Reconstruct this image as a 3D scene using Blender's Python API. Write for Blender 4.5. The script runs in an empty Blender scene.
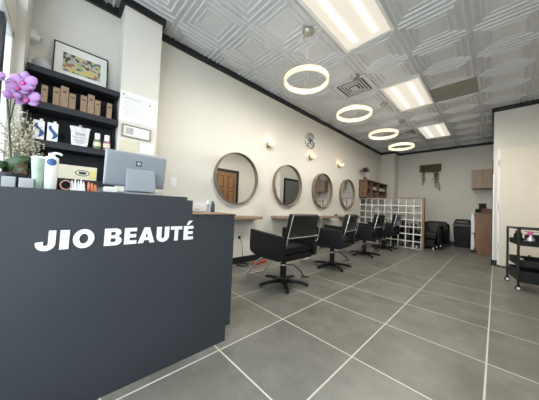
import bpy, bmesh, math, random
from mathutils import Vector, Matrix
random.seed(7)
C = bpy.context.scene.collection
PI = math.pi
XL, XR, YB, H = -2.92, 0.66, 8.78, 3.05      # left wall, right wall, back wall, ceiling

# ---------------------------------------------------------------- materials
def mat(name, col, rough=0.6, metal=0.0, var=0.0, scale=8.0, bump=0.0, bscale=None, emit=None, estr=0.0,
        trans=0.0, ior=1.45, coat=0.0, alpha=1.0, spec=.5, stretch=None, col2=None):
    m = bpy.data.materials.new(name); m.use_nodes = True
    nt = m.node_tree; b = nt.nodes['Principled BSDF']
    c = (*col, 1)
    b.inputs['Base Color'].default_value = c
    b.inputs['Roughness'].default_value = rough
    b.inputs['Metallic'].default_value = metal
    b.inputs['IOR'].default_value = ior
    b.inputs['Transmission Weight'].default_value = trans
    b.inputs['Coat Weight'].default_value = coat
    b.inputs['Specular IOR Level'].default_value = spec
    b.inputs['Alpha'].default_value = alpha
    if emit:
        b.inputs['Emission Color'].default_value = (*emit, 1); b.inputs['Emission Strength'].default_value = estr
    tc = nt.nodes.new('ShaderNodeTexCoord'); mp = nt.nodes.new('ShaderNodeMapping')
    nt.links.new(tc.outputs['Object'], mp.inputs['Vector'])
    if stretch: mp.inputs['Scale'].default_value = stretch
    if var or col2:
        n = nt.nodes.new('ShaderNodeTexNoise'); n.inputs['Scale'].default_value = scale; n.inputs['Detail'].default_value = 5
        nt.links.new(mp.outputs['Vector'], n.inputs['Vector'])
        r = nt.nodes.new('ShaderNodeValToRGB')
        r.color_ramp.elements[0].position = .3; r.color_ramp.elements[1].position = .7
        r.color_ramp.elements[0].color = (*(col2 if col2 else [x*(1-var) for x in col]), 1)
        r.color_ramp.elements[1].color = (*[min(1, x*(1+var)) for x in col], 1)
        nt.links.new(n.outputs['Fac'], r.inputs['Fac']); nt.links.new(r.outputs['Color'], b.inputs['Base Color'])
    if bump:
        n2 = nt.nodes.new('ShaderNodeTexNoise'); n2.inputs['Scale'].default_value = bscale or scale; n2.inputs['Detail'].default_value = 4
        nt.links.new(mp.outputs['Vector'], n2.inputs['Vector'])
        bp = nt.nodes.new('ShaderNodeBump'); bp.inputs['Strength'].default_value = bump; bp.inputs['Distance'].default_value = .01
        nt.links.new(n2.outputs['Fac'], bp.inputs['Height']); nt.links.new(bp.outputs['Normal'], b.inputs['Normal'])
    return m

M = {}
M['wall'] = mat('warm_white_wall_paint', (.67, .65, .595), .75, var=.03, scale=1.5, bump=.12, bscale=90)
M['ceil'] = mat('ceiling_tile_white', (.60, .615, .64), .33, var=.02, scale=4)
M['ceil_flat'] = mat('flat_olive_grey_panel', (.26, .27, .23), .6, var=.06, scale=3)
M['black_trim'] = mat('black_trim_paint', (.012, .012, .014), .45, var=.1)
M['counter'] = mat('slate_counter_paint', (.032, .037, .046), .5, var=.06, scale=3, bump=.05, bscale=60)
M['letter'] = mat('white_lettering', (.85, .87, .88), .4, var=.02)
M['black_shelf'] = mat('black_shelf_wood', (.022, .023, .029), .55, spec=.35, var=.15, scale=6, stretch=(1, .2, 6))
M['leather'] = mat('black_vinyl', (.006, .006, .007), .45, var=.1, scale=20, bump=.15, bscale=120, spec=.3)
M['gloss_vinyl'] = mat('glossy_black_plastic_cover', (.010, .010, .012), .2, bump=.3, bscale=14, coat=.3)
M['black_metal'] = mat('black_metal', (.01, .01, .012), .3, .4, var=.1)
M['black_plastic'] = mat('black_plastic', (.007, .007, .008), .45, spec=.3, var=.1)
M['chrome'] = mat('chrome', (.88, .88, .88), .25, 1.0, var=.02)
M['steel'] = mat('brushed_steel', (.45, .43, .40), .33, 1.0, var=.06, scale=20)
M['mirror'] = mat('mirror_glass', (.88, .89, .88), .015, 1.0)
M['mirror_rim'] = mat('grey_wood_rim', (.22, .17, .125), .4, .1, var=.12, scale=12)
M['slab'] = mat('raw_wood_slab', (.30, .22, .16), .6, var=.18, scale=9, stretch=(1, .15, 2), bump=.2)
M['wood_brown'] = mat('brown_wood', (.20, .105, .055), .5, var=.22, scale=10, stretch=(1, 1, .12))
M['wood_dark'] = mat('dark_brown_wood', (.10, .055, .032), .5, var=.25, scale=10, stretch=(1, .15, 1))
M['wood_hutch'] = mat('reddish_wood_hutch', (.17, .10, .065), .5, var=.4, scale=14)
M['wood_pale'] = mat('pale_grey_wood', (.34, .255, .20), .55, var=.12, scale=9, stretch=(1, 1, .12))
M['wood_post'] = mat('partition_wood', (.26, .15, .09), .5, var=.15, scale=9)
M['door_wood'] = mat('stained_door_wood', (.22, .115, .055), .4, var=.25, scale=7, stretch=(1, 1, .12))
M['door_white'] = mat('cream_door_paint', (.70, .65, .56), .45, var=.02)
M['mortar'] = mat('white_mortar', (.8, .78, .74), .6, var=.04)
M['block'] = mat('wavy_glass_block', (.93, .95, .94), .04, trans=1.0, ior=1.35, bump=.5, bscale=16)
M['glass'] = mat('clear_glass', (.9, .95, .92), .03, trans=1.0, ior=1.45)
M['white_plastic'] = mat('white_plastic', (.80, .80, .80), .35, var=.02)
M['white_paper'] = mat('white_paper', (.82, .82, .80), .8, var=.03)
M['cream_paper'] = mat('cream_paper', (.66, .62, .48), .8, var=.05)
M['grey_card'] = mat('pale_grey_card', (.42, .44, .45), .7, var=.12)
M['frosted'] = mat('frosted_grey_glass', (.42, .43, .45), .4, var=.05)
M['kraft'] = mat('kraft_carton', (.28, .19, .125), .7, var=.12, scale=25)
M['foil'] = mat('silver_foil_pouch', (.72, .72, .74), .3, .55, var=.15, scale=30, bump=.7, bscale=25)
M['blue'] = mat('blue_print', (.03, .09, .26), .5, var=.1)
M['print_grey'] = mat('grey_print', (.42, .42, .42), .8, var=.1)
M['print_dark'] = mat('dark_print', (.05, .05, .06), .7, var=.1)
M['gold'] = mat('yellow_print', (.65, .55, .22), .7, var=.1)
M['green_bottle'] = mat('green_liquid_bottle', (.12, .20, .10), .25, var=.1, coat=.4)
M['pink_bottle'] = mat('dull_pink_bottle', (.36, .14, .17), .25, var=.1, coat=.4)
M['hutch_bottle'] = mat('plum_bottle', (.10, .05, .06), .3, var=.2)
M['pink'] = mat('pink_plastic', (.62, .10, .25), .3, var=.1)
M['orange'] = mat('orange_plastic', (.75, .20, .05), .4, var=.1)
M['salmon'] = mat('salmon_band', (.62, .32, .26), .5, var=.1)
M['red'] = mat('dull_red_plastic', (.40, .07, .05), .45, var=.1)
M['monitor'] = mat('silver_grey_monitor', (.29, .32, .36), .4, .2, var=.03)
M['petal'] = mat('purple_orchid_petal', (.25, .115, .29), .5, var=.18, scale=30)
M['petal_dark'] = mat('magenta_orchid_lip', (.30, .01, .13), .45, var=.2)
M['leaf'] = mat('dark_green_leaf', (.02, .055, .014), .4, var=.25, scale=12)
M['leaf2'] = mat('olive_vine_leaf', (.04, .055, .02), .6, var=.3, scale=12)
M['stem'] = mat('grey_green_stem', (.16, .16, .10), .6, var=.2)
M['dark_stem'] = mat('dark_green_stem', (.02, .035, .015), .5, var=.2)
M['bud'] = mat('cream_dried_bud', (.46, .42, .33), .8, var=.35, scale=40)
M['moss'] = mat('mossy_wood_box', (.085, .075, .035), .9, var=.5, scale=18, bump=.6, col2=(.03, .035, .012))
M['terracotta'] = mat('brown_pot', (.18, .11, .075), .7, var=.15)
M['pot_grey'] = mat('charcoal_pot', (.03, .03, .035), .4, var=.1)
M['white_frame'] = mat('white_window_frame', (.78, .80, .82), .4, var=.02)
M['pavement'] = mat('outside_pavement', (.45, .45, .44), .8, var=.1, scale=2)
M['clear_green'] = mat('green_printed_clear_cup', (.40, .52, .42), .2, var=.25, scale=20, coat=.3)
M['wire_clear'] = mat('thin_steel_wire', (.30, .30, .29), .7, .0)
M['ring_glow'] = mat('glowing_ring_diffuser', (.2, .19, .16), .5, emit=(1, .91, .62), estr=.95)
M['alabaster'] = mat('glowing_alabaster', (.6, .52, .42), .5, emit=(1, .80, .55), estr=.8, var=.06, scale=18)
M['brass'] = mat('aged_brass', (.32, .25, .14), .4, .8, var=.1)
M['tray_grey'] = mat('grey_trolley_plastic', (.012, .013, .014), .4, var=.15)

def floor_mat():
    m = bpy.data.materials.new('grey_porcelain_floor_tiles'); m.use_nodes = True
    nt = m.node_tree; L = nt.links; b = nt.nodes['Principled BSDF']
    tc = nt.nodes.new('ShaderNodeTexCoord'); sep = nt.nodes.new('ShaderNodeSeparateXYZ')
    L.new(tc.outputs['Object'], sep.inputs[0])
    def mth(op, a, bb=None):
        n = nt.nodes.new('ShaderNodeMath'); n.operation = op
        for i, v in enumerate((a, bb)):
            if v is None: continue
            if isinstance(v, (int, float)): n.inputs[i].default_value = v
            else: L.new(v, n.inputs[i])
        return n.outputs[0]
    def line(src, off, sp, hw):
        t = mth('DIVIDE', mth('SUBTRACT', src, off), sp)
        fr = mth('FRACT', mth('ADD', t, 100.0))
        d = mth('MINIMUM', fr, mth('SUBTRACT', 1.0, fr))
        return mth('LESS_THAN', d, hw/sp), mth('FLOOR', mth('ADD', t, 100.0))
    lx, ix = line(sep.outputs[0], -1.2475, .6066, .0046)
    ly, iy = line(sep.outputs[1], .803, .6144, .0046)
    g = mth('MAXIMUM', lx, ly)
    n1 = nt.nodes.new('ShaderNodeTexNoise'); n1.inputs['Scale'].default_value = 3.2; n1.inputs['Detail'].default_value = 9; n1.inputs['Roughness'].default_value = .68
    L.new(tc.outputs['Object'], n1.inputs['Vector'])
    wn = nt.nodes.new('ShaderNodeTexWhiteNoise'); wn.noise_dimensions = '2D'
    cb = nt.nodes.new('ShaderNodeCombineXYZ'); L.new(ix, cb.inputs[0]); L.new(iy, cb.inputs[1]); L.new(cb.outputs[0], wn.inputs['Vector'])
    f = mth('ADD', mth('MULTIPLY', n1.outputs['Fac'], .85), mth('MULTIPLY', wn.outputs['Value'], .12))
    r = nt.nodes.new('ShaderNodeValToRGB')
    r.color_ramp.elements[0].position = .3; r.color_ramp.elements[0].color = (.104, .101, .086, 1)
    r.color_ramp.elements[1].position = .72; r.color_ramp.elements[1].color = (.212, .205, .180, 1)
    L.new(f, r.inputs['Fac'])
    mx = nt.nodes.new('ShaderNodeMix'); mx.data_type = 'RGBA'
    L.new(g, mx.inputs[0]); L.new(r.outputs[0], mx.inputs[6]); mx.inputs[7].default_value = (.52, .505, .46, 1)
    L.new(mx.outputs[2], b.inputs['Base Color'])
    L.new(mth('ADD', mth('MULTIPLY', g, .35), mth('ADD', mth('MULTIPLY', n1.outputs['Fac'], .15), .33)), b.inputs['Roughness'])
    bp = nt.nodes.new('ShaderNodeBump'); bp.inputs['Strength'].default_value = .25; bp.inputs['Distance'].default_value = .004
    L.new(mth('SUBTRACT', mth('MULTIPLY', n1.outputs['Fac'], .3), g), bp.inputs['Height']); L.new(bp.outputs[0], b.inputs['Normal'])
    return m
M['floor'] = floor_mat()

def troffer_mat():
    # diffuser lit by two tubes: brighter along the tubes
    m = bpy.data.materials.new('lit_troffer_diffuser'); m.use_nodes = True
    nt = m.node_tree; L = nt.links; b = nt.nodes['Principled BSDF']
    b.inputs['Base Color'].default_value = (.25, .24, .22, 1)
    tc = nt.nodes.new('ShaderNodeTexCoord'); sep = nt.nodes.new('ShaderNodeSeparateXYZ'); L.new(tc.outputs['Object'], sep.inputs[0])
    def mth(op, a, bb=None):
        n = nt.nodes.new('ShaderNodeMath'); n.operation = op
        for i, v in enumerate((a, bb)):
            if v is None: continue
            if isinstance(v, (int, float)): n.inputs[i].default_value = v
            else: L.new(v, n.inputs[i])
        return n.outputs[0]
    d = mth('ABSOLUTE', mth('SUBTRACT', mth('ABSOLUTE', sep.outputs[0]), .12))
    g = mth('POWER', 2.718, mth('MULTIPLY', -1.0, mth('POWER', mth('DIVIDE', d, .032), 2.0)))
    endf = mth('LESS_THAN', mth('ABSOLUTE', sep.outputs[1]), .49)
    s = mth('ADD', mth('MULTIPLY', mth('MULTIPLY', g, endf), .75), .70)
    b.inputs['Emission Color'].default_value = (1, .93, .78, 1)
    L.new(s, b.inputs['Emission Strength'])
    return m
M['troffer'] = troffer_mat()

# ---------------------------------------------------------------- mesh helpers
class MB:
    def __init__(s): s.bm = bmesh.new()
    def box(s, x0, y0, z0, x1, y1, z1, rot=None):
        vs = [s.bm.verts.new((x, y, z)) for x in (x0, x1) for y in (y0, y1) for z in (z0, z1)]
        for f in ((0,1,3,2), (4,6,7,5), (0,4,5,1), (2,3,7,6), (0,2,6,4), (1,5,7,3)):
            s.bm.faces.new([vs[i] for i in f])
        if rot: bmesh.ops.rotate(s.bm, cent=rot[0], matrix=Matrix.Rotation(rot[1], 3, rot[2]), verts=vs)
        return s
    def prism(s, pts, axis, a, b):
        # polygon pts (2D) extruded along axis from a to b
        def P(p, t):
            return {0: (t, p[0], p[1]), 1: (p[0], t, p[1]), 2: (p[0], p[1], t)}[axis]
        A = [s.bm.verts.new(P(p, a)) for p in pts]; B = [s.bm.verts.new(P(p, b)) for p in pts]
        s.bm.faces.new(A); s.bm.faces.new(B[::-1])
        n = len(pts)
        for i in range(n): s.bm.faces.new((A[i], B[i], B[(i+1) % n], A[(i+1) % n]))
        return s
    def tube(s, pts, r, seg=10, closed=False, caps=True):
        pts = [Vector(p) for p in pts]; n = len(pts); rings = []
        rr = r if isinstance(r, (list, tuple)) else [r]*n
        prev = None
        for i in range(n):
            if closed: t = pts[(i+1) % n]-pts[i-1]
            else: t = pts[min(i+1, n-1)]-pts[max(i-1, 0)]
            t.normalize()
            if prev is None:
                a = Vector((0, 0, 1)) if abs(t.z) < .9 else Vector((1, 0, 0))
                u = t.cross(a).normalized()
            else:
                u = (prev - t*prev.dot(t)).normalized()
            prev = u; v = t.cross(u)
            rings.append([s.bm.verts.new(pts[i]+(u*math.cos(2*PI*k/seg)+v*math.sin(2*PI*k/seg))*rr[i]) for k in range(seg)])
        m = n if closed else n-1
        for i in range(m):
            A, B = rings[i], rings[(i+1) % n]
            for k in range(seg): s.bm.faces.new((A[k], A[(k+1) % seg], B[(k+1) % seg], B[k]))
        if caps and not closed:
            s.bm.faces.new(rings[0][::-1]); s.bm.faces.new(rings[-1])
        return s
    def lathe(s, prof, cen=(0, 0, 0), axis=2, seg=32):
        # prof: list of (radius, height) ; closed where radius is 0
        rings = []
        for (r, h) in prof:
            ring = []
            for k in range(1 if r < 1e-6 else seg):
                a = 2*PI*k/seg; p = [0, 0, 0]
                p[axis] = h; p[(axis+1) % 3] = r*math.cos(a); p[(axis+2) % 3] = r*math.sin(a)
                ring.append(s.bm.verts.new([p[i]+cen[i] for i in range(3)]))
            rings.append(ring)
        for A, B in zip(rings, rings[1:]):
            if len(A) == 1 and len(B) == 1: continue
            for k in range(seg):
                q = (k+1) % seg
                if len(A) == 1: s.bm.faces.new((A[0], B[q], B[k]))
                elif len(B) == 1: s.bm.faces.new((A[k], A[q], B[0]))
                else: s.bm.faces.new((A[k], A[q], B[q], B[k]))
        return s
    def cyl(s, cen, r, h0, h1, axis=2, seg=24, r2=None):
        r2 = r if r2 is None else r2
        return s.lathe([(0, h0), (r, h0), (r2, h1), (0, h1)], cen, axis, seg)
    def ball(s, c, r, seg=8, sc=(1, 1, 1)):
        res = bmesh.ops.create_icosphere(s.bm, subdivisions=1 if seg < 10 else 2, radius=r)
        for v in res['verts']: v.co = Vector((v.co.x*sc[0]+c[0], v.co.y*sc[1]+c[1], v.co.z*sc[2]+c[2]))
        return s
    def build(s, name, m, parent=None, bevel=0, smooth=False, loc=None, seg=2):
        bmesh.ops.recalc_face_normals(s.bm, faces=s.bm.faces)
        me = bpy.data.meshes.new(name); s.bm.to_mesh(me); s.bm.free()
        mm = m if isinstance(m, bpy.types.Material) else M[m]
        me.materials.append(mm)
        o = bpy.data.objects.new(name, me); C.objects.link(o)
        if smooth:
            for p in me.polygons: p.use_smooth = True
        if bevel:
            bv = o.modifiers.new('bevel', 'BEVEL'); bv.width = bevel; bv.segments = seg; bv.limit_method = 'ANGLE'; bv.angle_limit = math.radians(40)
            for p in me.polygons: p.use_smooth = True
            wn = o.modifiers.new('wn', 'WEIGHTED_NORMAL'); wn.keep_sharp = True
        elif smooth:
            try: me.set_sharp_from_angle(angle=math.radians(40))
            except Exception: pass
        if parent: o.parent = parent
        if loc: o.location = loc
        return o

def thing(name, label, cat, loc=(0, 0, 0), rz=0, group=None):
    o = bpy.data.objects.new(name, None); C.objects.link(o)
    o.location = loc; o.rotation_euler = (0, 0, rz); o.empty_display_size = .05
    return tag(o, label, cat, group)
def tag(o, label, cat, group=None):
    o['label'] = label; o['category'] = cat
    if group: o['group'] = group
    return o
def struct(name, mb, m, bevel=0, smooth=False):
    o = mb.build(name, m, bevel=bevel, smooth=smooth); o['kind'] = 'structure'; return o
def copy_tree(o, parent=None):
    c = o.copy(); C.objects.link(c)
    if parent: c.parent = parent
    for ch in [q for q in list(bpy.data.objects) if q.parent == o]: copy_tree(ch, c)
    return c
def dup(o, label, loc, rz=None, group=None):
    c = copy_tree(o); c.location = loc; c['label'] = label
    if rz is not None: c.rotation_euler = (0, 0, rz)
    if group: c['group'] = group
    return c

# ---------------------------------------------------------------- camera
f_px, yaw, pitch, roll = 218.6, math.radians(46.047), math.radians(1.594), math.radians(2.369)
fw = Vector((-math.sin(yaw)*math.cos(pitch), math.cos(yaw)*math.cos(pitch), math.sin(pitch)))
rt = Vector((math.cos(yaw), math.sin(yaw), 0)); up = rt.cross(fw)
r_ = math.cos(roll)*rt+math.sin(roll)*up; u_ = -math.sin(roll)*rt+math.cos(roll)*up
cd = bpy.data.cameras.new('camera'); cam = bpy.data.objects.new('camera', cd); C.objects.link(cam)
mw = Matrix.Identity(4)
for i in range(3): mw[i][0], mw[i][1], mw[i][2] = r_[i], u_[i], -fw[i]
mw.translation = Vector((0, 0, .953)); cam.matrix_world = mw
cd.sensor_width = 36; cd.lens = 36*f_px/539; cd.clip_start = .02
bpy.context.scene.camera = cam

# ---------------------------------------------------------------- setting
YF = -.25          # inner face of the front column
struct('floor', MB().box(-3.1, -.42, -.05, .8, 8.95, 0), 'floor')
struct('wall_left', MB().box(XL-.15, -.42, 0, XL, YB+.15, H), 'wall')
struct('wall_back', MB().box(XL, YB, 0, -.04, YB+.15, H), 'wall')
struct('wall_closet', MB().box(-.04, 6.05, 0, XR, YB+.15, H), 'wall')
struct('wall_right', MB().box(XR, -.42, 0, XR+.15, YB+.15, H), 'wall')
struct('wall_front', MB().box(XL, -.42, 0, -2.6, YF, H).box(-2.6, -.42, 2.20, XR, -.305, 2.42).box(-2.6, -.42, 2.97, XR, -.305, H).box(-2.6, -.42, 0, XR, -.305, .10), 'wall')
struct('trim_1', MB().box(XL, .40, 0, XL+.25, .76, H), 'wall')                     # pillar by the product shelf
struct('trim_2', MB().box(XL, 8.34, 0, -2.46, YB, H), 'wall')                      # corner column
# black crown strip
hc = .085
def crown(segs):
    b = MB()
    for s in segs: b.box(*s)
    return b
struct('trim_3', crown([
    (XL, YF, H-hc, XL+.03, .37, H), (XL, .37, H-hc, XL+.28, .40, H), (XL+.25, .40, H-hc, XL+.28, .79, H), (XL, .76, H-hc, XL+.25, .79, H),
    (XL, .79, H-hc, XL+.03, 8.31, H)]), 'black_trim')
struct('trim_4', crown([(XL, 8.31, H-hc, -2.43, 8.34, H), (-2.46, 8.34, H-hc, -2.43, YB-.03, H), (-2.46, YB-.03, H-hc, -.07, YB, H)]), 'black_trim')
struct('trim_5', crown([(-.07, 6.02, H-hc, -.04, YB-.03, H), (-.07, 6.02, H-hc, XR-.03, 6.05, H), (XR-.03, YF, H-hc, XR, 6.02, H)]), 'black_trim')
struct('baseboard_left', crown([(XL, YF, 0, XL+.015, .40, .10), (XL+.25, .40, 0, XL+.265, .76, .10), (XL, .76, 0, XL+.015, 8.34, .10), (XL, 8.325, 0, -2.46, 8.34, .10)]), 'black_trim')
struct('baseboard_back', crown([(-2.46, YB-.015, 0, -.04, YB, .10), (-2.46, 8.34, 0, -2.445, YB-.015, .10)]), 'black_trim')
struct('baseboard_right', crown([(-.055, 7.36, 0, -.04, YB-.015, .10), (-.055, 6.035, 0, -.04, 6.2, .10), (-.055, 6.035, 0, .06, 6.05, .10), (XR-.015, 4.62, 0, XR, 6.05, .10), (XR-.015, -.3, 0, XR, 3.5, .10)]), 'black_trim')

# ceiling: pressed panels in a grid
P = .595; GX, GY = -.815, 2.675
def cell(ix, iy): return GX+ix*P, GY+iy*P
holes = {(-1, -2), (-1, -1), (-1, 2), (-1, 3), (-1, 6), (-1, 7), (-2, 1), (-2, 6), (0, 3)}
prof = [(.2975, .0), (.279, .0), (.270, .018), (.262, .018), (.252, .001), (.212, .001), (.203, .018), (.196, .018), (.187, .003), (.150, .003), (.143, .013), (.137, .013), (.130, .005)]
cb = MB()
for ix in range(-4, 3):
    for iy in range(-6, 11):
        if (ix, iy) in holes: continue
        x, y = cell(ix, iy); cx, cy = x+P/2, y+P/2
        loops = []
        for (h, d) in prof:
            loops.append([cb.bm.verts.new((cx+sx*h, cy+sy*h, H-d)) for sx, sy in ((-1, -1), (1, -1), (1, 1), (-1, 1))])
        for A, B in zip(loops, loops[1:]):
            for k in range(4): cb.bm.faces.new((A[k], A[(k+1) % 4], B[(k+1) % 4], B[k]))
        cb.bm.faces.new(loops[-1])
cb.box(-3.2, -.9, H+.06, 1.0, 9.3, H+.10)
cb.box(XL, -.9, H-.002, XL+.001, -.89, H+.06)
struct('ceiling', cb, 'ceil')
x, y = cell(0, 3)
struct('trim_6', MB().box(x, y, H-.004, x+P, y+P, H+.02), 'ceil_flat')

# small round sprinkler cover in a panel centre
tag(MB().lathe([(0, H-.03), (.028, H-.028), (.036, H-.018), (.038, H-.010), (0, H-.010)], (-1.7075, 2.0775-.0, 0)).build('sprinkler_cover', 'ceil', smooth=True),
    'small round white sprinkler cover in the panel beside the nearest chrome canopy', 'sprinkler')

# storefront window along the front
wf = MB()
for xx in (-2.6, -.95, .1, XR-.05):
    wf.box(xx, -.39, .10, xx+.05, -.31, 2.20).box(xx, -.39, 2.42, xx+.05, -.31, 2.97)
wf.box(-2.6, -.39, 2.15, XR, -.31, 2.20).box(-2.6, -.39, .10, XR, -.31, .15).box(-2.6, -.39, 2.42, XR, -.31, 2.45).box(-2.6, -.39, 2.94, XR, -.31, 2.97)
fr = struct('window_1', wf, 'white_frame', bevel=.004)
def clearpane():
    m = bpy.data.materials.new('window_pane'); m.use_nodes = True; nt = m.node_tree; nt.nodes.clear()
    o = nt.nodes.new('ShaderNodeOutputMaterial'); t = nt.nodes.new('ShaderNodeBsdfTransparent'); g = nt.nodes.new('ShaderNodeBsdfGlossy')
    t.inputs[0].default_value = (.93, .95, .95, 1); g.inputs['Roughness'].default_value = .02
    mx = nt.nodes.new('ShaderNodeMixShader'); mx.inputs[0].default_value = .06
    nt.links.new(t.outputs[0], mx.inputs[1]); nt.links.new(g.outputs[0], mx.inputs[2]); nt.links.new(mx.outputs[0], o.inputs[0])
    return m
MB().box(-2.56, -.358, .14, XR-.02, -.352, 2.16).box(-2.56, -.358, 2.44, XR-.02, -.352, 2.95).build('pane', clearpane(), parent=fr)
MB().box(-2.34, -.41, .155, -2.24, -.315, 2.145).build('mullion', 'black_trim', parent=fr)
struct('trim_7', MB().box(-9, -9, -.06, 9, -.42, -.02), 'pavement')

# six panel door in the right wall, black casing
def six_panel(xf, y0, y1, z1, m):
    b = MB(); w = y1-y0; mo = MB()
    b.box(xf, y0, .01, xf+.04, y1, z1)
    rows = [(.10, .68), (.78, 1.42), (1.52, z1-.12)]
    for (a, c) in rows:
        for k in range(2):
            ya = y0+.10+k*(w/2-.02); yb = ya+w/2-.18
            b.box(xf-.006, ya+.03, a+.03, xf, yb-.03, c-.03).box(xf-.016, ya+.05, a+.05, xf-.006, yb-.05, c-.05)
            # raised rail around each panel, kept apart to carry the painted groove shadow
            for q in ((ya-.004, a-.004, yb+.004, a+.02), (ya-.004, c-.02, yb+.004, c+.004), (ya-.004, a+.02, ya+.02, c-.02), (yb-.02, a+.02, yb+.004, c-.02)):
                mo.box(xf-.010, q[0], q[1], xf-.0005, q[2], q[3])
    return b, mo
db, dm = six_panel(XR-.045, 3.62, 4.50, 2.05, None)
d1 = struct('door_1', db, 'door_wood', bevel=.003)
dm.build('panel_shadow_moulding', 'wood_dark', parent=d1)  # darker wood colour paints in the shadow around the door panels
MB().lathe([(0, 0), (.025, 0), (.025, .008), (.012, .012), (.012, .04), (.03, .05), (.028, .068), (0, .072)], (0, 0, 0), 0).build('door_handle', 'steel', parent=d1, smooth=True, loc=(XR-.055, 3.70, .98)).scale = (-1, 1, 1)
struct('trim_8', MB().box(XR-.05, 3.52, 0, XR, 3.62, 2.05).box(XR-.05, 4.50, 0, XR, 4.60, 2.05).box(XR-.05, 3.52, 2.05, XR, 4.60, 2.15), 'black_trim', bevel=.003)
# black framed doorway in the closet wall
struct('door_2', MB().box(-.052, 6.36, .01, -.04, 7.26, 2.0), mat('grey_door', (.16, .165, .165), .3, var=.05))
struct('trim_9', MB().box(-.056, 6.27, 0, -.04, 6.36, 2.08).box(-.056, 7.26, 0, -.04, 7.35, 2.08).box(-.056, 6.36, 2.0, -.04, 7.26, 2.08), 'black_trim')
# cream door leaf on the closet front
d3 = struct('door_3', MB().box(.045, 5.94, .03, XR-.02, 5.99, 2.22), 'door_white', bevel=.004)
MB().box(.02, 5.975, .03, .045, 6.05, 2.225).build('door_edge', 'white_plastic', parent=d3)
for z in (.35, 1.1, 1.9):
    MB().box(.012, 5.955, z, .03, 5.975, z+.10).cyl((.016, 5.953, 0), .008, z-.01, z+.11).build('hinge', 'white_plastic', parent=d3)
struct('trim_10', MB().box(-.045, 6.03, .10, -.02, 6.055, 1.75), 'white_plastic', bevel=.002)

# ---------------------------------------------------------------- ceiling lights
def troffer(ix, iy, label, watts):
    x, y = cell(ix, iy)
    t = thing('ceiling_light', label, 'ceiling light', (x+P/2, y+P, H-.02), group='recessed ceiling light panels')
    hx, hy = P/2-.004, P-.004
    MB().box(-hx, -hy, 0, hx, -hy+.035, .03).box(-hx, hy-.035, 0, hx, hy, .03).box(-hx, -hy+.035, 0, -hx+.035, hy-.035, .03).box(hx-.035, -hy+.035, 0, hx, hy-.035, .03)\
        .box(-hx, -hy, .03, hx, hy, .07).build('frame', 'white_plastic', t, bevel=.003)
    MB().box(-hx+.035, -hy+.035, .006, hx-.035, hy-.035, .012).build('diffuser', 'troffer', t)
    for lx in (-.12, .12):
        for ly in (-.36, 0, .36):
            lt = bpy.data.lights.new('tube_lamp', 'SPOT'); lt.energy = watts; lt.color = (1, .945, .85); lt.shadow_soft_size = 0
            lt.spot_size = math.radians(172); lt.spot_blend = .6
            o = bpy.data.objects.new('tube_lamp', lt); C.objects.link(o); o.parent = t; o.location = (lx, ly, -.004)
    return t
troffer(-1, -2, 'large lit ceiling light panel with two tubes at the top edge of the picture', 31)
troffer(-1, 2, 'lit rectangular ceiling light panel between the nearest and farthest ones', 25)
troffer(-1, 6, 'farthest and smallest lit ceiling light panel near the back wall', 6)

def vent(ix, iy, label):
    x, y = cell(ix, iy)
    t = thing('ceiling_vent', label, 'vent', (x+P/2, y+P/2, H-.012), group='square ceiling vents')
    h = P/2-.003
    b = MB()
    b.box(-h, -h, .012, h, h, .04)
    b.build('backing', 'black_trim', t)
    fb = MB()
    for (a, c) in ((h, h-.07), (.19, .172), (.145, .128), (.10, .083), (.055, 0)):
        if c == 0: fb.box(-a, -a, -.006, a, a, 0)
        else: fb.box(-a, -a, 0, a, -c, .010).box(-a, c, 0, a, a, .010).box(-a, -c, 0, -c, c, .010).box(c, -c, 0, a, c, .010)
    fb.build('louver', 'ceil', t)
vent(-2, 1, 'square louvered ceiling vent just behind the second ring light canopy')
vent(-2, 6, 'square louvered ceiling vent near the back, by the farthest ring light')

def ring_light(x, y, label, first=None):
    if first: return dup(first, label, (x, y, H-.012))
    t = thing('ring_pendant_light', label, 'pendant light', (x, y, H-.012), group='hanging ring lights')
    MB().lathe([(0, 0), (.062, 0), (.062, -.022), (.055, -.042), (.035, -.055), (.012, -.058), (.012, -.07), (0, -.07)]).build('canopy', 'steel', t, smooth=True)
    zr = 2.43-(H-.012)
    MB().lathe([(.258, .026), (.258, -.026), (.255, -.029), (.239, -.029), (.236, -.026), (.236, .026)], (0, 0, zr), seg=72).build('diffuser', 'ring_glow', t, smooth=True)
    MB().lathe([(.259, .0265), (.259, .034), (.234, .034), (.234, .0265), (.259, .0265)], (0, 0, zr), seg=72).build('housing', 'brass', t)
    for a in (40, 130, 220, 310):
        lt = bpy.data.lights.new('ring_lamp', 'POINT'); lt.energy = .9; lt.color = (1, .93, .78); lt.shadow_soft_size = 0
        o = bpy.data.objects.new('ring_lamp', lt); C.objects.link(o); o.parent = t
        o.location = (.247*math.cos(math.radians(a)), .247*math.sin(math.radians(a)), zr+.06)
    for k, (a, r) in enumerate(((130, .0016), (10, .0005), (250, .0005))):
        p = (.247*math.cos(math.radians(a)), .247*math.sin(math.radians(a)), zr+.034)
        MB().tube([(0, 0, -.068), p], r, 6).build('power_cord' if k == 0 else 'wire', 'wire_clear', t)
    return t
rl = ring_light(-1.552, 2.01, 'largest hanging glowing ring light, nearest the camera')
ring_light(-1.545, 3.23, 'glowing ring pendant hanging second from the camera', rl)
ring_light(-1.532, 4.46, 'glowing ring pendant hanging third from the camera', rl)
ring_light(-1.518, 5.57, 'smallest glowing ring pendant, farthest from the camera', rl)

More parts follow.
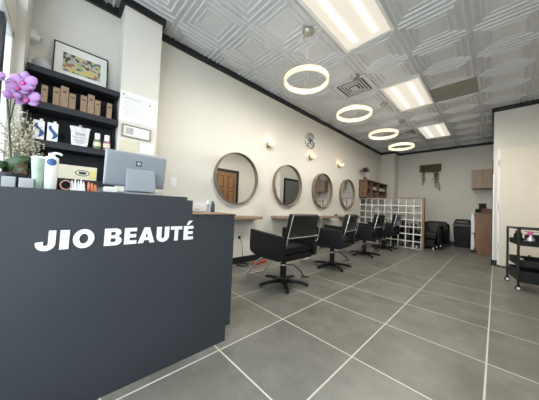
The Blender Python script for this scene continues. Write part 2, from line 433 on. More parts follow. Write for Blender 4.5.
# ---------------------------------------------------------------- reception counter
cnt = thing('reception_counter', 'dark slate stepped reception counter with white JIO BEAUTÉ lettering', 'counter', (-1.31, 0, 0))
D = .62
MB().prism([(-.23, 0), (-.23, .987), (.567, .987), (.567, .968), (.603, .968), (.603, .872), (.922, .872), (.922, .10), (.885, .10), (.885, 0)], 0, -D, 0).build('body', 'counter', cnt, bevel=.002)
MB().box(-D, .604, .873, -.012, .930, .886).build('low_top', 'wood_post', cnt, bevel=.002)
MB().box(-.010, .604, .873, .002, .930, .882).build('edge_strip', 'counter', cnt)

def lettering():
    cu = bpy.data.curves.new('lettering', 'CURVE'); cu.dimensions = '2D'; cu.fill_mode = 'BOTH'; cu.extrude = .002
    h = .083; sh = .02
    def poly(pts, x0, w, hh=h, yb=0):
        s = cu.splines.new('POLY'); s.points.add(len(pts)-1); s.use_cyclic_u = True
        for i, (a, b) in enumerate(pts):
            yy = yb+b*hh; s.points[i].co = (x0+a*w+sh*yy, yy, 0, 1)
    def ell(cx, cy, rx, ry, n=32, a0=0, a1=360):
        return [(cx+rx*math.cos(math.radians(a0+(a1-a0)*i/n)), cy+ry*math.sin(math.radians(a0+(a1-a0)*i/n))) for i in range(n if a1-a0 == 360 else n+1)]
    # J
    J = [(.62, 1), (1, 1), (1, .34)] + ell(.5, .34, .5, .36, 14, 0, -180)[1:] + [(0, .42), (.38, .45), (.38, .36)] + ell(.5, .33, .12, .10, 8, -180, 0) + [(.62, .34)]
    poly(J, -.061, .060)
    poly([(0, 0), (1, 0), (1, 1), (0, 1)], .012, .030)
    poly(ell(.5, .5, .5, .52), .054, .075); poly(ell(.5, .5, .21, .27)[::-1], .054, .075)
    def Bl(x0, w):
        out = [(0, 0), (.62, 0)] + ell(.66, .27, .34, .27, 10, -90, 70) + [(.82, .54)] + ell(.62, .76, .33, .24, 10, -50, 90) + [(0, 1)]
        poly(out, x0, w)
        poly([(.36, .20), (.36, .42), (.56, .42)]+ell(.57, .31, .09, .11, 6, 90, -90)+[(.56, .20)], x0, w)
        poly([(.36, .60), (.36, .80), (.54, .80)]+ell(.55, .70, .09, .10, 6, 90, -90)+[(.54, .60)], x0, w)
    Bl(.167, .071)
    E_ = [(0, 0), (1, 0), (1, .22), (.42, .22), (.42, .40), (.94, .40), (.94, .61), (.42, .61), (.42, .78), (.98, .78), (.98, 1), (0, 1)]
    poly(E_, .249, .055)
    A_ = [(0, 0), (.30, 0), (.36, .18), (.64, .18), (.70, 0), (1, 0), (.66, 1), (.34, 1)]
    poly(A_, .311, .080); poly([(.42, .37), (.50, .70), (.58, .37)], .311, .080)
    U_ = [(0, 1), (0, .36)]+ell(.5, .36, .5, .38, 16, 180, 360)[1:]+[(1, 1), (.63, 1), (.63, .36)]+ell(.5, .35, .13, .13, 8, 0, -180)+[(.37, 1)]
    poly(U_, .401, .066)
    poly([(.34, 0), (.66, 0), (.66, .77), (1, .77), (1, 1), (0, 1), (0, .77), (.34, .77)], .476, .065)
    poly(E_, .552, .060)
    poly([(.30, 1.08), (.50, 1.08), (.86, 1.38), (.50, 1.38)], .549, .064)
    tmp = bpy.data.objects.new('lettering_curve', cu); C.objects.link(tmp)
    dg = bpy.context.evaluated_depsgraph_get(); dg.update()
    me = bpy.data.meshes.new_from_object(tmp.evaluated_get(dg))
    bpy.data.objects.remove(tmp)
    me.materials.clear(); me.materials.append(M['letter'])
    o = bpy.data.objects.new('lettering', me); C.objects.link(o); o.parent = cnt
    # text x -> world +y , text y -> +z, facing +x
    o.rotation_euler = (PI/2, 0, PI/2); o.location = (.0025, 0, .728)
    o['label'] = 'bold white lettering reading JIO BEAUTÉ'
lettering()

# ---------------------------------------------------------------- wall of products
SX = XL+.26
sh = thing('wall_shelf', 'black wooden wall shelf unit full of hair products, left of the pillar', 'shelf', (XL, 0, 0))
MB().box(.002, YF+.04, 1.10, .022, .395, 2.04).build('back_panel', 'black_shelf', sh)
for z, n in ((2.045, .052), (1.755, .055), (1.435, .055), (1.125, .05)):
    MB().box(.0225, YF+.012, z-n, .26, .396, z).build('shelf_board', 'black_shelf', sh, bevel=.002)
for ya in (YF+.014, .374):
    for za, zb in ((1.755, 1.993), (1.435, 1.70), (1.125, 1.38)):
        MB().box(.023, ya, za+.0005, .12, ya+.018, zb-.0005).build('side_panel', 'black_shelf', sh)
# cartons on upper shelf
def carton(y0, y1, h, label, x=XL+.235, z=1.755):
    t = thing('product_carton', label, 'carton', (x, (y0+y1)/2, z), group='brown product cartons on the upper shelf')
    w = (y1-y0)/2
    MB().box(-.05, -w, 0, 0, w, h).build('box', 'kraft', t, bevel=.001)
    MB().box(.0005, -w*.5, h*.70, .0012, w*.5, h*.78).build('print', 'print_dark', t)
carton(-.150, -.112, .150, 'brown product carton alone at the left end of the upper shelf')
carton(-.079, -.037, .160, 'left one of the left trio of brown cartons')
carton(-.033, .020, .190, 'tallest brown carton in the middle of the left trio')
carton(.025, .069, .145, 'right carton of the left trio, shorter and darker')
carton(.104, .148, .158, 'left one of the right trio of brown cartons')
carton(.153, .203, .186, 'tall middle carton of the right trio')
carton(.207, .250, .150, 'right one of the right trio of brown cartons')
carton(.302, .341, .155, 'single brown carton at the right end, next to the pillar')
# middle shelf
def hairbox(y, label):
    t = thing('hair_extension_pack', label, 'package', (XL+.225, y, 1.435), group='white packs with a blue lock of hair')
    MB().box(-.03, -.034, 0, 0, .034, .165).build('box', 'white_plastic', t, bevel=.002)
    pts = []
    for i in range(12):
        k = i/11; pts.append((.001+.0, .018*math.sin(k*5.5)+.002, .025+.115*k))
    b = MB()
    L_ = [(p[1]-.016*math.sin(PI*(.12+.8*i/11)), p[2]) for i, p in enumerate(pts)]; R_ = [(p[1]+.016*math.sin(PI*(.12+.8*i/11)), p[2]) for i, p in enumerate(pts)]
    b.prism(L_+R_[::-1], 0, .0003, .002); b.build('blue_picture', 'blue', t)
    MB().lathe([(0, 0), (.011, 0), (.011, .018), (0, .02)], (-.015, .012, .165), seg=12).build('cap', 'white_plastic', t, smooth=True)
hairbox(-.150, 'white pack with blue wave picture, left one on the middle shelf')
hairbox(-.066, 'white pack with blue wave picture, right one beside the silver pouch')
t = thing('foil_pouch', 'silver foil pouch with dark cap standing on the middle shelf', 'pouch', (XL+.225, .115, 1.435))
b = MB(); out = [(-.055, 0), (.055, 0), (.062, .06), (.068, .15), (.078, .185), (.02, .180), (-.03, .182), (-.075, .178), (-.064, .13), (-.060, .05)]
b.prism(out, 0, -.02, .005); b.build('pouch', 'foil', t, bevel=.006)
MB().cyl((-.008, .0, 0), .012, .172, .197, seg=12).build('spout_cap', 'print_grey', t)
MB().box(.006, -.04, .05, .0075, .04, .058).box(.006, -.045, .075, .0075, .045, .082).box(.006, -.035, .10, .0075, .035, .125).box(.006, -.03, .03, .0075, .03, .036).build('print', 'print_grey', t)
def prodbottle(y, m, label):
    t = thing('product_bottle', label, 'bottle', (XL+.205, y, 1.435), group='small capped bottles on the middle shelf')
    MB().lathe([(0, 0), (.027, 0), (.029, .01), (.029, .085), (.022, .095), (0, .096)], seg=20).build('bottle', m, t, smooth=True)
    MB().lathe([(0, .0961), (.021, .0961), (.021, .155), (.018, .158), (0, .158)], seg=20).build('cap', 'white_plastic', t, smooth=True)
    MB().lathe([(.0295, .03), (.0295, .07)], seg=20).build('sticker', 'cream_paper', t)
prodbottle(.244, 'green_bottle', 'small green bottle with white cap beside silver pouch')
prodbottle(.320, 'pink_bottle', 'small dull pink bottle with white cap at the end of the shelf')
# card on the lowest shelf
t = thing('picture_card', 'cream picture card with dark oval emblem leaning below the products', 'card', (XL+.215, .115, 1.127))
b = MB().box(0, -.14, 0, .004, .14, .125); b.build('card', 'cream_paper', t)
b = MB(); 
b.tube([(.0045, .035+.05*math.cos(a), .062+.026*math.sin(a)) for a in [2*PI*k/20 for k in range(20)]], .003, 6, closed=True)
b.box(.004, .01, .05, .006, .06, .075); b.build('emblem', 'print_dark', t)
MB().box(.004, .09, .01, .0055, .135, .09).build('yellow_patch', 'gold', t)
t = MB().box(-.10, -.13, 0, 0, .04, .05).build('storage_tray', 'black_plastic', bevel=.004, loc=(XL+.20, .13, 1.127)); tag(t, 'low black tray behind the cream card on lowest shelf', 'tray')
t.location = (XL+.19, .13, 1.127)

# on top of the unit
t = thing('framed_picture', 'black framed colourful painting print leaning on top of the shelf', 'picture', (XL+.075, .105, 2.0465))
FW, FH = .208, .405
rotp = ((0, 0, 0), -.13, 'Y')
b = MB()
for q in ((-FW, 0, FW, .010), (-FW, FH-.010, FW, FH), (-FW, .010, -FW+.010, FH-.010), (FW-.010, .010, FW, FH-.010)): b.box(-.015, q[0], q[1], 0, q[2], q[3])
o1 = b.build('frame', 'black_trim', t)
o2 = MB().box(-.012, -FW+.01, .01, -.006, FW-.01, FH-.01).build('mat_board', 'white_paper', t)
def painting_mat():
    m = bpy.data.materials.new('abstract_painting'); m.use_nodes = True; nt = m.node_tree; b = nt.nodes['Principled BSDF']
    tc = nt.nodes.new('ShaderNodeTexCoord'); v = nt.nodes.new('ShaderNodeTexVoronoi'); v.inputs['Scale'].default_value = 38
    r = nt.nodes.new('ShaderNodeValToRGB'); r.color_ramp.interpolation = 'CONSTANT'
    cols = [(.62, .56, .16), (.14, .17, .28), (.45, .47, .42), (.60, .55, .20), (.10, .10, .12), (.30, .42, .30), (.42, .20, .16), (.55, .52, .40)]
    for i, c in enumerate(cols):
        if i < 2: e = r.color_ramp.elements[i]; e.position = i/8
        else: e = r.color_ramp.elements.new(i/8)
        e.color = (*c, 1)
    s = nt.nodes.new('ShaderNodeSeparateColor')
    nt.links.new(tc.outputs['Object'], v.inputs['Vector']); nt.links.new(v.outputs['Color'], s.inputs[0]); nt.links.new(s.outputs[0], r.inputs[0]); nt.links.new(r.outputs[0], b.inputs['Base Color'])
    b.inputs['Roughness'].default_value = .25
    return m
o3 = MB().box(-.0055, -.14, .12, -.0045, .145, .315).build('painting', painting_mat(), t)
b = MB().prism([(-.12, .14), (.09, .135), (.11, .20), (.07, .21), (.01, .165), (-.12, .17)], 0, -.0045, -.0035)
o4 = b.build('yellow_shape', 'gold', t)
for o in (o1, o2, o3, o4): o.rotation_euler = (0, -.16, 0)
t = thing('white_dome', 'white half dome ornament at the left end of the shelf top', 'ornament', (XL+.15, -.165, 2.046))
MB().lathe([(0, 0), (.052, 0), (.060, .03), (.058, .065), (.045, .095), (.025, .11), (0, .113)], seg=28).build('dome', 'frosted', t, smooth=True)
MB().lathe([(.0525, 0), (.064, .006), (.064, .016), (.060, .02)], seg=28).build('rim', 'print_grey', t, smooth=True)
t = thing('security_camera', 'small white security camera on the wall above the dome', 'camera', (XL, -.240, 2.33))
MB().box(0, -.022, 0, .02, .022, .12).build('mount', 'white_plastic', t, bevel=.005)
MB().box(.02, -.012, .055, .05, .012, .075).build('arm', 'white_plastic', t, bevel=.003)
MB().lathe([(0, -.03), (.026, -.03), (.03, -.02), (.03, .03), (.022, .042), (0, .045)], (.055, .01, .035), 1, 20).build('body', 'white_plastic', t, smooth=True)
MB().cyl((.055, .01, .035), .017, .0455, .048, 1, 16).build('lens', 'print_dark', t)

# papers on the pillar
PX = XL+.25
t = thing('certificate', 'large white licence certificate taped on the pillar', 'certificate', (PX, 0, 0))
MB().box(.0008, .402, 1.775, .0025, .757, 2.08).build('paper', 'white_paper', t)
b = MB()
for k in range(11):
    z = 2.03-k*.021; a = .43+.01*(k % 3); c = .70-.035*((k*7) % 4)
    b.box(.0026, a, z, .0031, c, z+(.009 if k in (1,) else .004))
b.box(.0026, .42, 2.035, .0031, .44, 2.055).box(.0026, .665, 1.99, .0031, .685, 2.015)
b.build('print', 'print_grey', t)
t = thing('framed_licence', 'small silver framed licence hung below the certificate', 'framed document', (PX, .565, 1.61))
b = MB()
for q in ((-.135, 0, .135, .012), (-.135, .118, .135, .13), (-.135, .012, -.123, .118), (.123, .012, .135, .118)): b.box(.001, q[0], q[1], .014, q[2], q[3])
b.build('frame', 'steel', t)
MB().box(.001, -.123, .012, .006, .123, .118).build('paper', 'white_paper', t)
b = MB()
for k in range(5): b.box(.006, .0, .03+k*.016, .0066, .10, .034+k*.016)
b.box(.006, -.10, .03, .0066, -.03, .10); b.build('print', 'print_grey', t)
tag(MB().prism([(.42, 1.46), (.42, 1.575), (.50, 1.583), (.595, 1.58), (.595, 1.46)], 0, PX+.001, PX+.003).build('notice_sign', 'cream_paper'), 'cream paper notice on the pillar behind the monitor, left of white note', 'paper')
tag(MB().box(PX+.001, .605, 1.47, PX+.003, .742, 1.575).build('notice_sign', 'white_paper'), 'small white paper note on the pillar, right of cream notice', 'paper')
# switch and outlet
t = thing('light_switch', 'white light switch plate on the wall behind the counter', 'switch', (XL, 1.065, 1.215))
MB().box(.0005, -.037, -.06, .007, .037, .06).build('plate', 'white_plastic', t, bevel=.002)
MB().box(.0072, -.014, -.03, .012, .014, .03).build('rocker', 'white_plastic', t, bevel=.001)

# ---------------------------------------------------------------- things on the counter (top z=1.0)
CT = .988
t = thing('desktop_monitor', 'silver grey all-in-one monitor seen from behind on the counter', 'monitor', (-1.62, .365, CT))
MB().prism([(-.075, 0), (.095, 0), (.095, .012), (.02, .020), (-.075, .020)], 1, -.115, .13).build('base', 'monitor', t, bevel=.004)
MB().prism([(.005, .021), (.09, .021), (.055, .16), (.035, .16)], 1, -.075, .085).build('stand', 'monitor', t, bevel=.004)
bd = MB().box(-.018, -.17, 0, .018, .17, .215).build('body', 'monitor', t, bevel=.012, seg=4)
bd.location = (-.005, -.01, .052); bd.rotation_euler = (0, .13, 0)
lg = MB().box(.0185, -.012, .135, .0195, .02, .167).build('badge', 'print_dark', bd, bevel=.0)
MB().box(.0197, -.005, .142, .0202, .013, .146).box(.0197, -.005, .156, .0202, .013, .160).box(.0197, -.005, .146, .0202, -.001, .156).box(.0197, .009, .146, .0202, .013, .156).build('badge_mark', 'white_plastic', bd) if False else None
MB().box(.0197, -.004, .143, .0202, .012, .147).box(.0197, -.004, .155, .0202, .012, .159).box(.0197, -.004, .147, .0202, 0, .155).box(.0197, .008, .147, .0202, .012, .155).build('badge_mark', 'white_plastic', lg)
t = MB().box(-.03, -.03, 0, .03, .03, .035).build('card_reader', 'white_plastic', bevel=.006, loc=(-1.50, .205, CT)); tag(t, 'small white card reader block left of the monitor stand', 'card reader')

t = thing('pump_bottle', 'white pump bottle with round blue mark on the counter', 'bottle', (-1.40, -.030, CT))
MB().lathe([(0, 0), (.018, 0), (.0205, .006), (.0235, .135), (.0225, .144), (.012, .149), (.012, .152), (0, .152)], seg=28).build('bottle', 'white_plastic', t, smooth=True)
MB().lathe([(0, .1525), (.012, .1525), (.012, .162), (0, .163)], seg=20).build('collar', 'white_plastic', t, smooth=True)
MB().tube([(0, .0, .160), (0, .006, .166), (.006, .026, .164), (.006, .032, .158)], .005, 8).build('spout', 'white_plastic', t, smooth=True)
b = MB(); rg = []
for q in (.001, .33, .66, 1.0):
    row = []
    for k in range(20):
        a = 2*PI*k/20; yy = .0165*q*math.cos(a); zz = .121+.016*q*math.sin(a)
        row.append(b.bm.verts.new((math.sqrt(.0240**2-yy*yy), yy, zz)))
    rg.append(row)
for A, B in zip(rg, rg[1:]):
    for k in range(20): b.bm.faces.new((A[k], A[(k+1) % 20], B[(k+1) % 20], B[k]))
b.build('blue_mark', 'blue', t)
t = thing('drinking_cup', 'clear cup with green print left of the white pump bottle', 'cup', (-1.405, -.070, CT))
MB().lathe([(0, 0), (.017, 0), (.024, .13), (.025, .132), (.022, .132), (.015, .004), (0, .004)], seg=24).build('cup', 'clear_green', t, smooth=True)
MB().lathe([(.025, .1322), (.026, .137), (.018, .142), (0, .142)], seg=24).build('lid', 'white_plastic', t, smooth=True)
MB().tube([(0, 0, .1425), (.004, .01, .16)], .003, 8).build('straw', 'leaf', t)

for (x, y, w, h, lb) in ((-1.37, -.098, .024, .040, 'small pale card box at the orchid foot, beside the clear cup'), (-1.372, -.147, .021, .042, 'pale leftmost card box at the orchid foot, by the frame edge')):
    t = thing('card_box', lb, 'box', (x, y, CT))
    MB().box(-.02, -w, 0, .0, w*.75, h).build('box', 'grey_card', t, bevel=.001)
    MB().box(.0003, -w*.7, h*.3, .001, w*.4, h*.42).box(.0003, -w*.7, h*.6, .001, w*.5, h*.7).build('print', 'print_grey', t)

# cup of white tubes, orange clips, hair tie, tray
t = thing('tube_holder', 'small holder with upright white nozzle tubes beside the pump bottle', 'holder', (-1.42, .062, CT))
MB().box(-.02, -.024, 0, .02, .03, .016).build('holder', 'white_plastic', t, bevel=.002)
for k, (dx, dy, hh) in enumerate(((0, -.019, .05), (.006, -.008, .058), (-.006, .004, .052), (.006, .014, .06), (0, .024, .048))):
    MB().lathe([(0, .0162), (.0055, .0162), (.0055, hh*.6), (.0015, hh), (0, hh)], (dx, dy, 0), seg=10).build('tube', 'white_plastic', t, smooth=True)
t = tag(MB().tube([(-1.40, .022+.019*math.cos(a), CT+.024+.021*math.sin(a)) for a in [2*PI*k/24 for k in range(24)]], .0026, 8, closed=True).build('hair_tie', 'salmon', smooth=True), 'salmon pink ring shaped hair tie standing left of the white tubes', 'hair tie')
for k, (y, h, a) in enumerate(((.105, .048, .1), (.118, .043, -.15), (.131, .036, .25))):
    t = thing('hair_clip', ('orange hair clip closest to the white tubes', 'orange hair clip in the middle of the three', 'orange hair clip closest to the monitor')[k], 'hair clip', (-1.42, y, CT))
    MB().prism([(-.003, 0), (.003, 0), (.006, h*.6), (.003, h), (-.003, h), (-.005, h*.5)], 0, -.004, .004).build('clip', 'orange', t).rotation_euler = (0, 0, a)
    MB().box(.0042, -.002, h*.3, .006, .002, h*.8).build('spring', 'salmon', t)
t = thing('organizer_tray', 'black organizer box behind the pump bottle and white tubes', 'organizer', (-1.60, .035, CT))
MB().box(-.05, -.07, 0, .05, .10, .006).box(-.05, -.07, .006, -.044, .10, .055).box(.044, -.07, .006, .05, .10, .055).box(-.044, -.07, .006, .044, -.064, .055).box(-.044, .094, .006, .044, .10, .055).build('box', 'black_plastic', t, bevel=.001)
MB().box(-.003, -.064, .006, .003, .094, .05).build('divider', 'black_plastic', t)
t = MB().tube([(-1.42+.02*math.sin(k*.9), .15+.012*k+.01*math.cos(k*1.7), CT+.003+.0*abs(math.sin(k))) for k in range(10)], .003, 6).build('coiled_cable', 'print_dark', smooth=True); tag(t, 'dark cable lying on the counter left of the card reader', 'cable')

# orchid
OX, OY = -1.47, -.150
t = thing('orchid_plant', 'purple orchid in a charcoal pot at the left end of the counter', 'potted plant', (OX, OY, CT))
MB().lathe([(0, 0), (.036, 0), (.040, .01), (.050, .055), (.052, .062), (.046, .062), (.044, .052), (0, .052)], seg=28).build('pot', 'pot_grey', t, smooth=True)
b = MB()
for k in range(26):
    a = random.random()*2*PI; r = random.random()*.036
    b.ball((r*math.cos(a), r*math.sin(a), .056+random.random()*.01), .008, sc=(1.4, 1, .7))
b.build('bark_mulch', 'terracotta', t, smooth=True)['kind'] = 'stuff'
def strap_leaf(pts, w, name='leaf', m='leaf', par=None, upv=(0, 0, 1)):
    b = MB(); n = len(pts); pts = [Vector(p) for p in pts]; rows = []
    for i, p in enumerate(pts):
        tt = (pts[min(i+1, n-1)]-pts[max(i-1, 0)]).normalized()
        s = tt.cross(Vector(upv))
        s = s.normalized() if s.length > .05 else Vector((1, 0, 0))
        nn = s.cross(tt); k = i/(n-1); ww = w*math.sin(PI*min(1, .12+.86*k))**.6
        rows.append([b.bm.verts.new(p+s*ww+nn*.25*ww), b.bm.verts.new(p-nn*.1*ww), b.bm.verts.new(p-s*ww+nn*.25*ww)])
    for A, B in zip(rows, rows[1:]):
        b.bm.faces.new((A[0], A[1], B[1], B[0])); b.bm.faces.new((A[1], A[2], B[2], B[1]))
    o = b.build(name, m, par, smooth=True); sd = o.modifiers.new('s', 'SOLIDIFY'); sd.thickness = .0015
    return o
strap_leaf([(0, -.02, .06), (.02, -.015, .085), (.035, .0, .105), (.038, .015, .118), (.036, .035, .127), (.030, .050, .131)], .019, par=t, upv=(1, 0, .5))
strap_leaf([(0, -.02, .06), (.03, -.02, .09), (.04, -.05, .092), (.04, -.075, .085)], .020, par=t, upv=(1, 0, .5))
strap_leaf([(0, 0, .06), (-.04, .03, .09), (-.08, .06, .095), (-.11, .08, .08)], .022, par=t)
strap_leaf([(0, 0, .06), (-.04, -.02, .10), (-.07, -.04, .12), (-.10, -.05, .11)], .020, par=t)
MB().tube([(0, 0, .05), (0, -.01, .15), (.0, -.02, .27), (.005, -.03, .38), (.01, -.035, .45), (.012, -.02, .485), (.014, 0, .495), (.016, .015, .485), (.018, .03, .465)], .0035, 8).build('flower_stem', 'dark_stem', t, smooth=True)
def flower(px, py, pz, size, tilt, par):
    # local frame: normal toward the viewer side of the room (+x, slightly -y)
    root = MB().lathe([(0, -.004), (.004, -.004), (.0045, .0), (0, .004)], axis=0, seg=10).build('blossom', 'petal_dark', par, smooth=True)
    root.location = (px, py, pz); root.rotation_euler = (0, -.1, tilt)
    def petal(ang, L, W, name, m='petal', dz=0):
        b = MB(); rows = []; N = 8
        ca, sa = math.cos(ang), math.sin(ang)
        for i in range(N+1):
            k = i/N; w = W*math.sin(PI*min(.97, .06+k*.90))**.55; l = k*L
            row = []
            for j in (-1, -.5, 0, .5, 1):
                y = j*w; x = dz+.10*L*math.sin(PI*k*.9)-.10*w*abs(j)**2/(.5)+.05*L*k
                row.append(b.bm.verts.new((x, l*ca-y*sa, l*sa+y*ca)))
            rows.append(row)
        for A, B in zip(rows, rows[1:]):
            for j in range(4): b.bm.faces.new((A[j], A[j+1], B[j+1], B[j]))
        o = b.build(name, m, root, smooth=True); sd = o.modifiers.new('s', 'SOLIDIFY'); sd.thickness = .0012
    for a in (90, 212, 328): petal(math.radians(a), size, size*.38, 'petal', dz=-.002)
    for a in (12, 168): petal(math.radians(a), size*1.05, size*.54, 'petal', dz=.002)
    petal(math.radians(-90), size*.45, size*.22, 'lip', 'petal_dark', dz=.006)
for (y, z, s, tl) in ((-.132, 1.447, .042, -.5), (-.146, 1.418, .034, -.3), (-.118, 1.380, .043, -.6), (-.162, 1.376, .024, -.2), (-.208, 1.442, .024, -.3)):
    flower(.045, y-OY, z-CT, s*1.15, tl, t)
MB().tube([(.016, .015, .485), (.03, .02, .47), (.04, .028, .461)], .002, 6).tube([(.0, -.02, .27), (.02, -.008, .36), (.035, .0, .42)], .002, 6).tube([(.02, -.008, .36), (.035, .02, .38), (.04, .04, .391)], .002, 6).tube([(.01, -.035, .45), (.03, -.045, .46), (.04, -.05, .461)], .002, 6).tube([(.0, -.02, .27), (.03, -.018, .36), (.04, -.015, .387)], .002, 6).build('flower_stalk', 'dark_stem', t, smooth=True)

# dried baby's breath
t = thing('dried_flower_bunch', "bunch of cream dried baby's breath in a glass vase behind orchid", 'dried flowers', (-1.60, -.145, CT))
MB().lathe([(0, 0), (.030, 0), (.034, .01), (.030, .06), (.024, .10), (.028, .115), (.025, .115), (.021, .10), (.026, .06), (.030, .012), (0, .008)], seg=24).build('vase', 'terracotta', t, smooth=True)
bs = MB(); bb = MB()
rng = random.Random(3)
for k in range(50):
    a = rng.random()*2*PI; sp = rng.random()**.6
    top = Vector((.10*sp*math.cos(a), .074*sp*math.sin(a)+.008, .20+.20*rng.random()-.06*sp))
    if top.y < -.075: top.y = -.075
    mid = Vector((top.x*.35, top.y*.35, .13+.05*rng.random()))
    bs.tube([(0, 0, .06), mid, top], .0009, 4)
    for j in range(9):
        s = .45+.55*rng.random(); base = mid.lerp(top, s)
        off = Vector((rng.uniform(-.03, .03), rng.uniform(-.025, .025), rng.uniform(-.02, .03)))
        e = base+off
        if e.y < -.085: e.y = -.085
        bs.tube([base, e], .0006, 3); bb.ball(e, rng.uniform(.0028, .0056))
bs.build('stems', 'stem', t)['kind'] = 'stuff'
bb.build('buds', 'bud', t, smooth=True)['kind'] = 'stuff'

# low counter items (top z .886)
LZ = .887
t = thing('spray_can', 'dark blue small can on the lower counter end', 'can', (-1.62, .975-.06, LZ))
MB().lathe([(0, 0), (.016, 0), (.017, .004), (.017, .062), (.013, .070), (0, .072)], seg=20).build('can', mat('blue_can', (.035, .07, .12), .35, .3, var=.1), t, smooth=True)
MB().lathe([(0, .0722), (.010, .0722), (.010, .086), (0, .087)], seg=16).build('cap', 'print_dark', t, smooth=True)
t = thing('squeeze_tube', 'thin white tube standing left of the dark blue can', 'tube', (-1.64, .880, LZ))
MB().lathe([(0, 0), (.009, 0), (.009, .02), (.012, .024), (.012, .08), (.004, .098), (0, .098)], seg=16).build('tube', 'white_plastic', t, smooth=True)
MB().lathe([(.0125, .04), (.0125, .06)], seg=16).build('band', 'print_grey', t)
t = thing('acrylic_card_stand', 'rounded white card in a clear stand on the lower counter', 'card stand', (-1.60, .79, LZ))
MB().box(-.018, -.045, 0, .018, .055, .004).build('foot', 'glass', t, bevel=.001)
MB().box(-.0015, -.05, .0045, .0015, .058, .070).build('card', 'white_plastic', t, bevel=.001)
MB().box(.0018, -.035, .018, .0024, .0, .021).build('print', 'pink_bottle', t)

# ---------------------------------------------------------------- stations
MY = [2.05, 3.285, 4.54, 5.80]; MZ = 1.375
names = ['nearest round wall mirror, above the lower end of the counter', 'second round wall mirror from the camera', 'third round wall mirror from the camera', 'farthest and narrowest looking round wall mirror']
def mirror(y, label):
    t = thing('round_mirror', label, 'mirror', (XL, y, MZ), group='round mirrors on the left wall')
    MB().lathe([(0, .001), (.395, .001), (.396, .03), (0, .03)], (0, 0, 0), 0, 72).build('mirror_glass', 'mirror', t, smooth=True)
    MB().lathe([(.397, .001), (.397, .066), (.400, .070), (.407, .070), (.411, .066), (.413, .001), (.397, .001)], (0, 0, 0), 0, 72).build('rim', 'mirror_rim', t, smooth=True)
    return t
m0 = mirror(MY[0], names[0])
for y, n in zip(MY[1:], names[1:]): dup(m0, n, (XL, y, MZ))

tn = ['raw wood wall ledge under the nearest mirror', 'raw wood wall ledge under the second mirror', 'raw wood wall ledge under the third mirror', 'raw wood wall ledge under the farthest mirror']
t = thing('wall_shelf_plank', tn[0], 'ledge', (XL, MY[0], .735), group='floating wood ledges under mirrors')
pts = []
for i in range(25):
    k = i/24; y = -.43+.86*k; pts.append((.235+.010*math.sin(k*9)+.006*math.sin(k*23)-(.03 if i in (0, 24) else 0), y))
b = MB(); b.prism([(0.001, -.425)]+pts+[(0.001, .425)], 2, -.004, .042); b.build('slab', 'slab', t, bevel=.006)
for y in (-.32, .32): MB().box(.001, y-.015, -.03, .012, y+.015, -.0045).box(.012, y-.015, -.014, .16, y+.015, -.0045).build('bracket', 'black_metal', t)
fl = t
for y, n in zip(MY[1:], tn[1:]): dup(fl, n, (XL, y, .735))
LT = .735+.0425
for y, lb in ((3.27, 'tiny white bottle on the ledge under the second mirror'), (4.32, 'tiny white bottle on the ledge under the third mirror')):
    t = thing('small_bottle', lb, 'bottle', (XL+.12, y, LT))
    MB().lathe([(0, 0), (.016, 0), (.016, .05), (.006, .06), (0, .06)], seg=16).build('bottle', 'white_plastic', t, smooth=True)
    MB().lathe([(0, .0602), (.007, .0602), (.006, .08), (0, .08)], seg=12).build('cap', 'print_grey', t, smooth=True)
t = thing('hair_trimmer', 'small black hair trimmer lying on the ledge under the third mirror', 'trimmer', (XL+.14, 5.02, LT))
MB().lathe([(0, -.07), (.016, -.065), (.02, 0), (.017, .06), (0, .065)], (0, 0, .0205), 1, 16).build('body', 'black_plastic', t, smooth=True)
MB().box(-.014, .066, .012, .014, .078, .03).build('blade', 'chrome', t)

# sconces
def sconce(y, z, label):
    t = thing('wall_sconce', label, 'wall light', (XL, y, z), group='glowing wall sconces')
    MB().prism([(.0005, -.045), (.012, -.045), (.06, -.055), (.075, -.045), (.02, .0), (.014, .055), (.0005, .055)], 1, -.045, .01).build('bracket', 'brass', t, bevel=.004)
    MB().lathe([(0, -.038), (.035, -.034), (.060, -.015), (.073, .015), (.076, .03), (.070, .03), (.055, -.005), (0, -.025)], (.08, .01, .0), seg=28).build('bowl', 'alabaster', t, smooth=True)
    lt = bpy.data.lights.new('bulb', 'POINT'); lt.energy = .5; lt.color = (1, .62, .32); lt.shadow_soft_size = .02
    o = bpy.data.objects.new('bulb', lt); C.objects.link(o); o.parent = t; o.location = (.075, .0, .05)
    return t
sconce(2.73, 2.075, 'glowing alabaster wall sconce between the first and second mirrors')
sconce(4.03, 2.09, 'glowing alabaster wall sconce under the ornate wall clock')
sconce(5.31, 2.11, 'glowing alabaster wall sconce nearest the back of the salon')

t = thing('wall_clock', 'round silver ornate wall clock with black pattern between sconces', 'clock', (XL, 4.0, 2.455))
MB().lathe([(0, .001), (.165, .001), (.165, .012), (0, .012)], (0, 0, 0), 0, 40).build('backplate', 'steel', t, smooth=True)
MB().tube([(.018, .17*math.cos(a), .17*math.sin(a)) for a in [2*PI*k/40 for k in range(40)]], .014, 10, closed=True).build('rim', 'chrome', t, smooth=True)
b = MB()
for k in range(9):
    a = k*2*PI/9; c = (.07+.025*(k % 2))
    b.tube([(.018, c*math.cos(a)+.03*math.cos(q), c*math.sin(a)+.03*math.sin(q)) for q in [2*PI*j/14 for j in range(14)]], .006, 6, closed=True)
b.build('filigree', 'chrome', t, smooth=True)
b = MB().prism([(-.03, -.09), (.02, -.10), (.03, -.03), (.08, .0), (.05, .05), (.01, .04), (-.02, .09), (-.06, .05), (-.08, .0), (-.03, -.02)], 0, .0125, .022)
b.build('dark_motif', 'print_dark', t, bevel=.002)

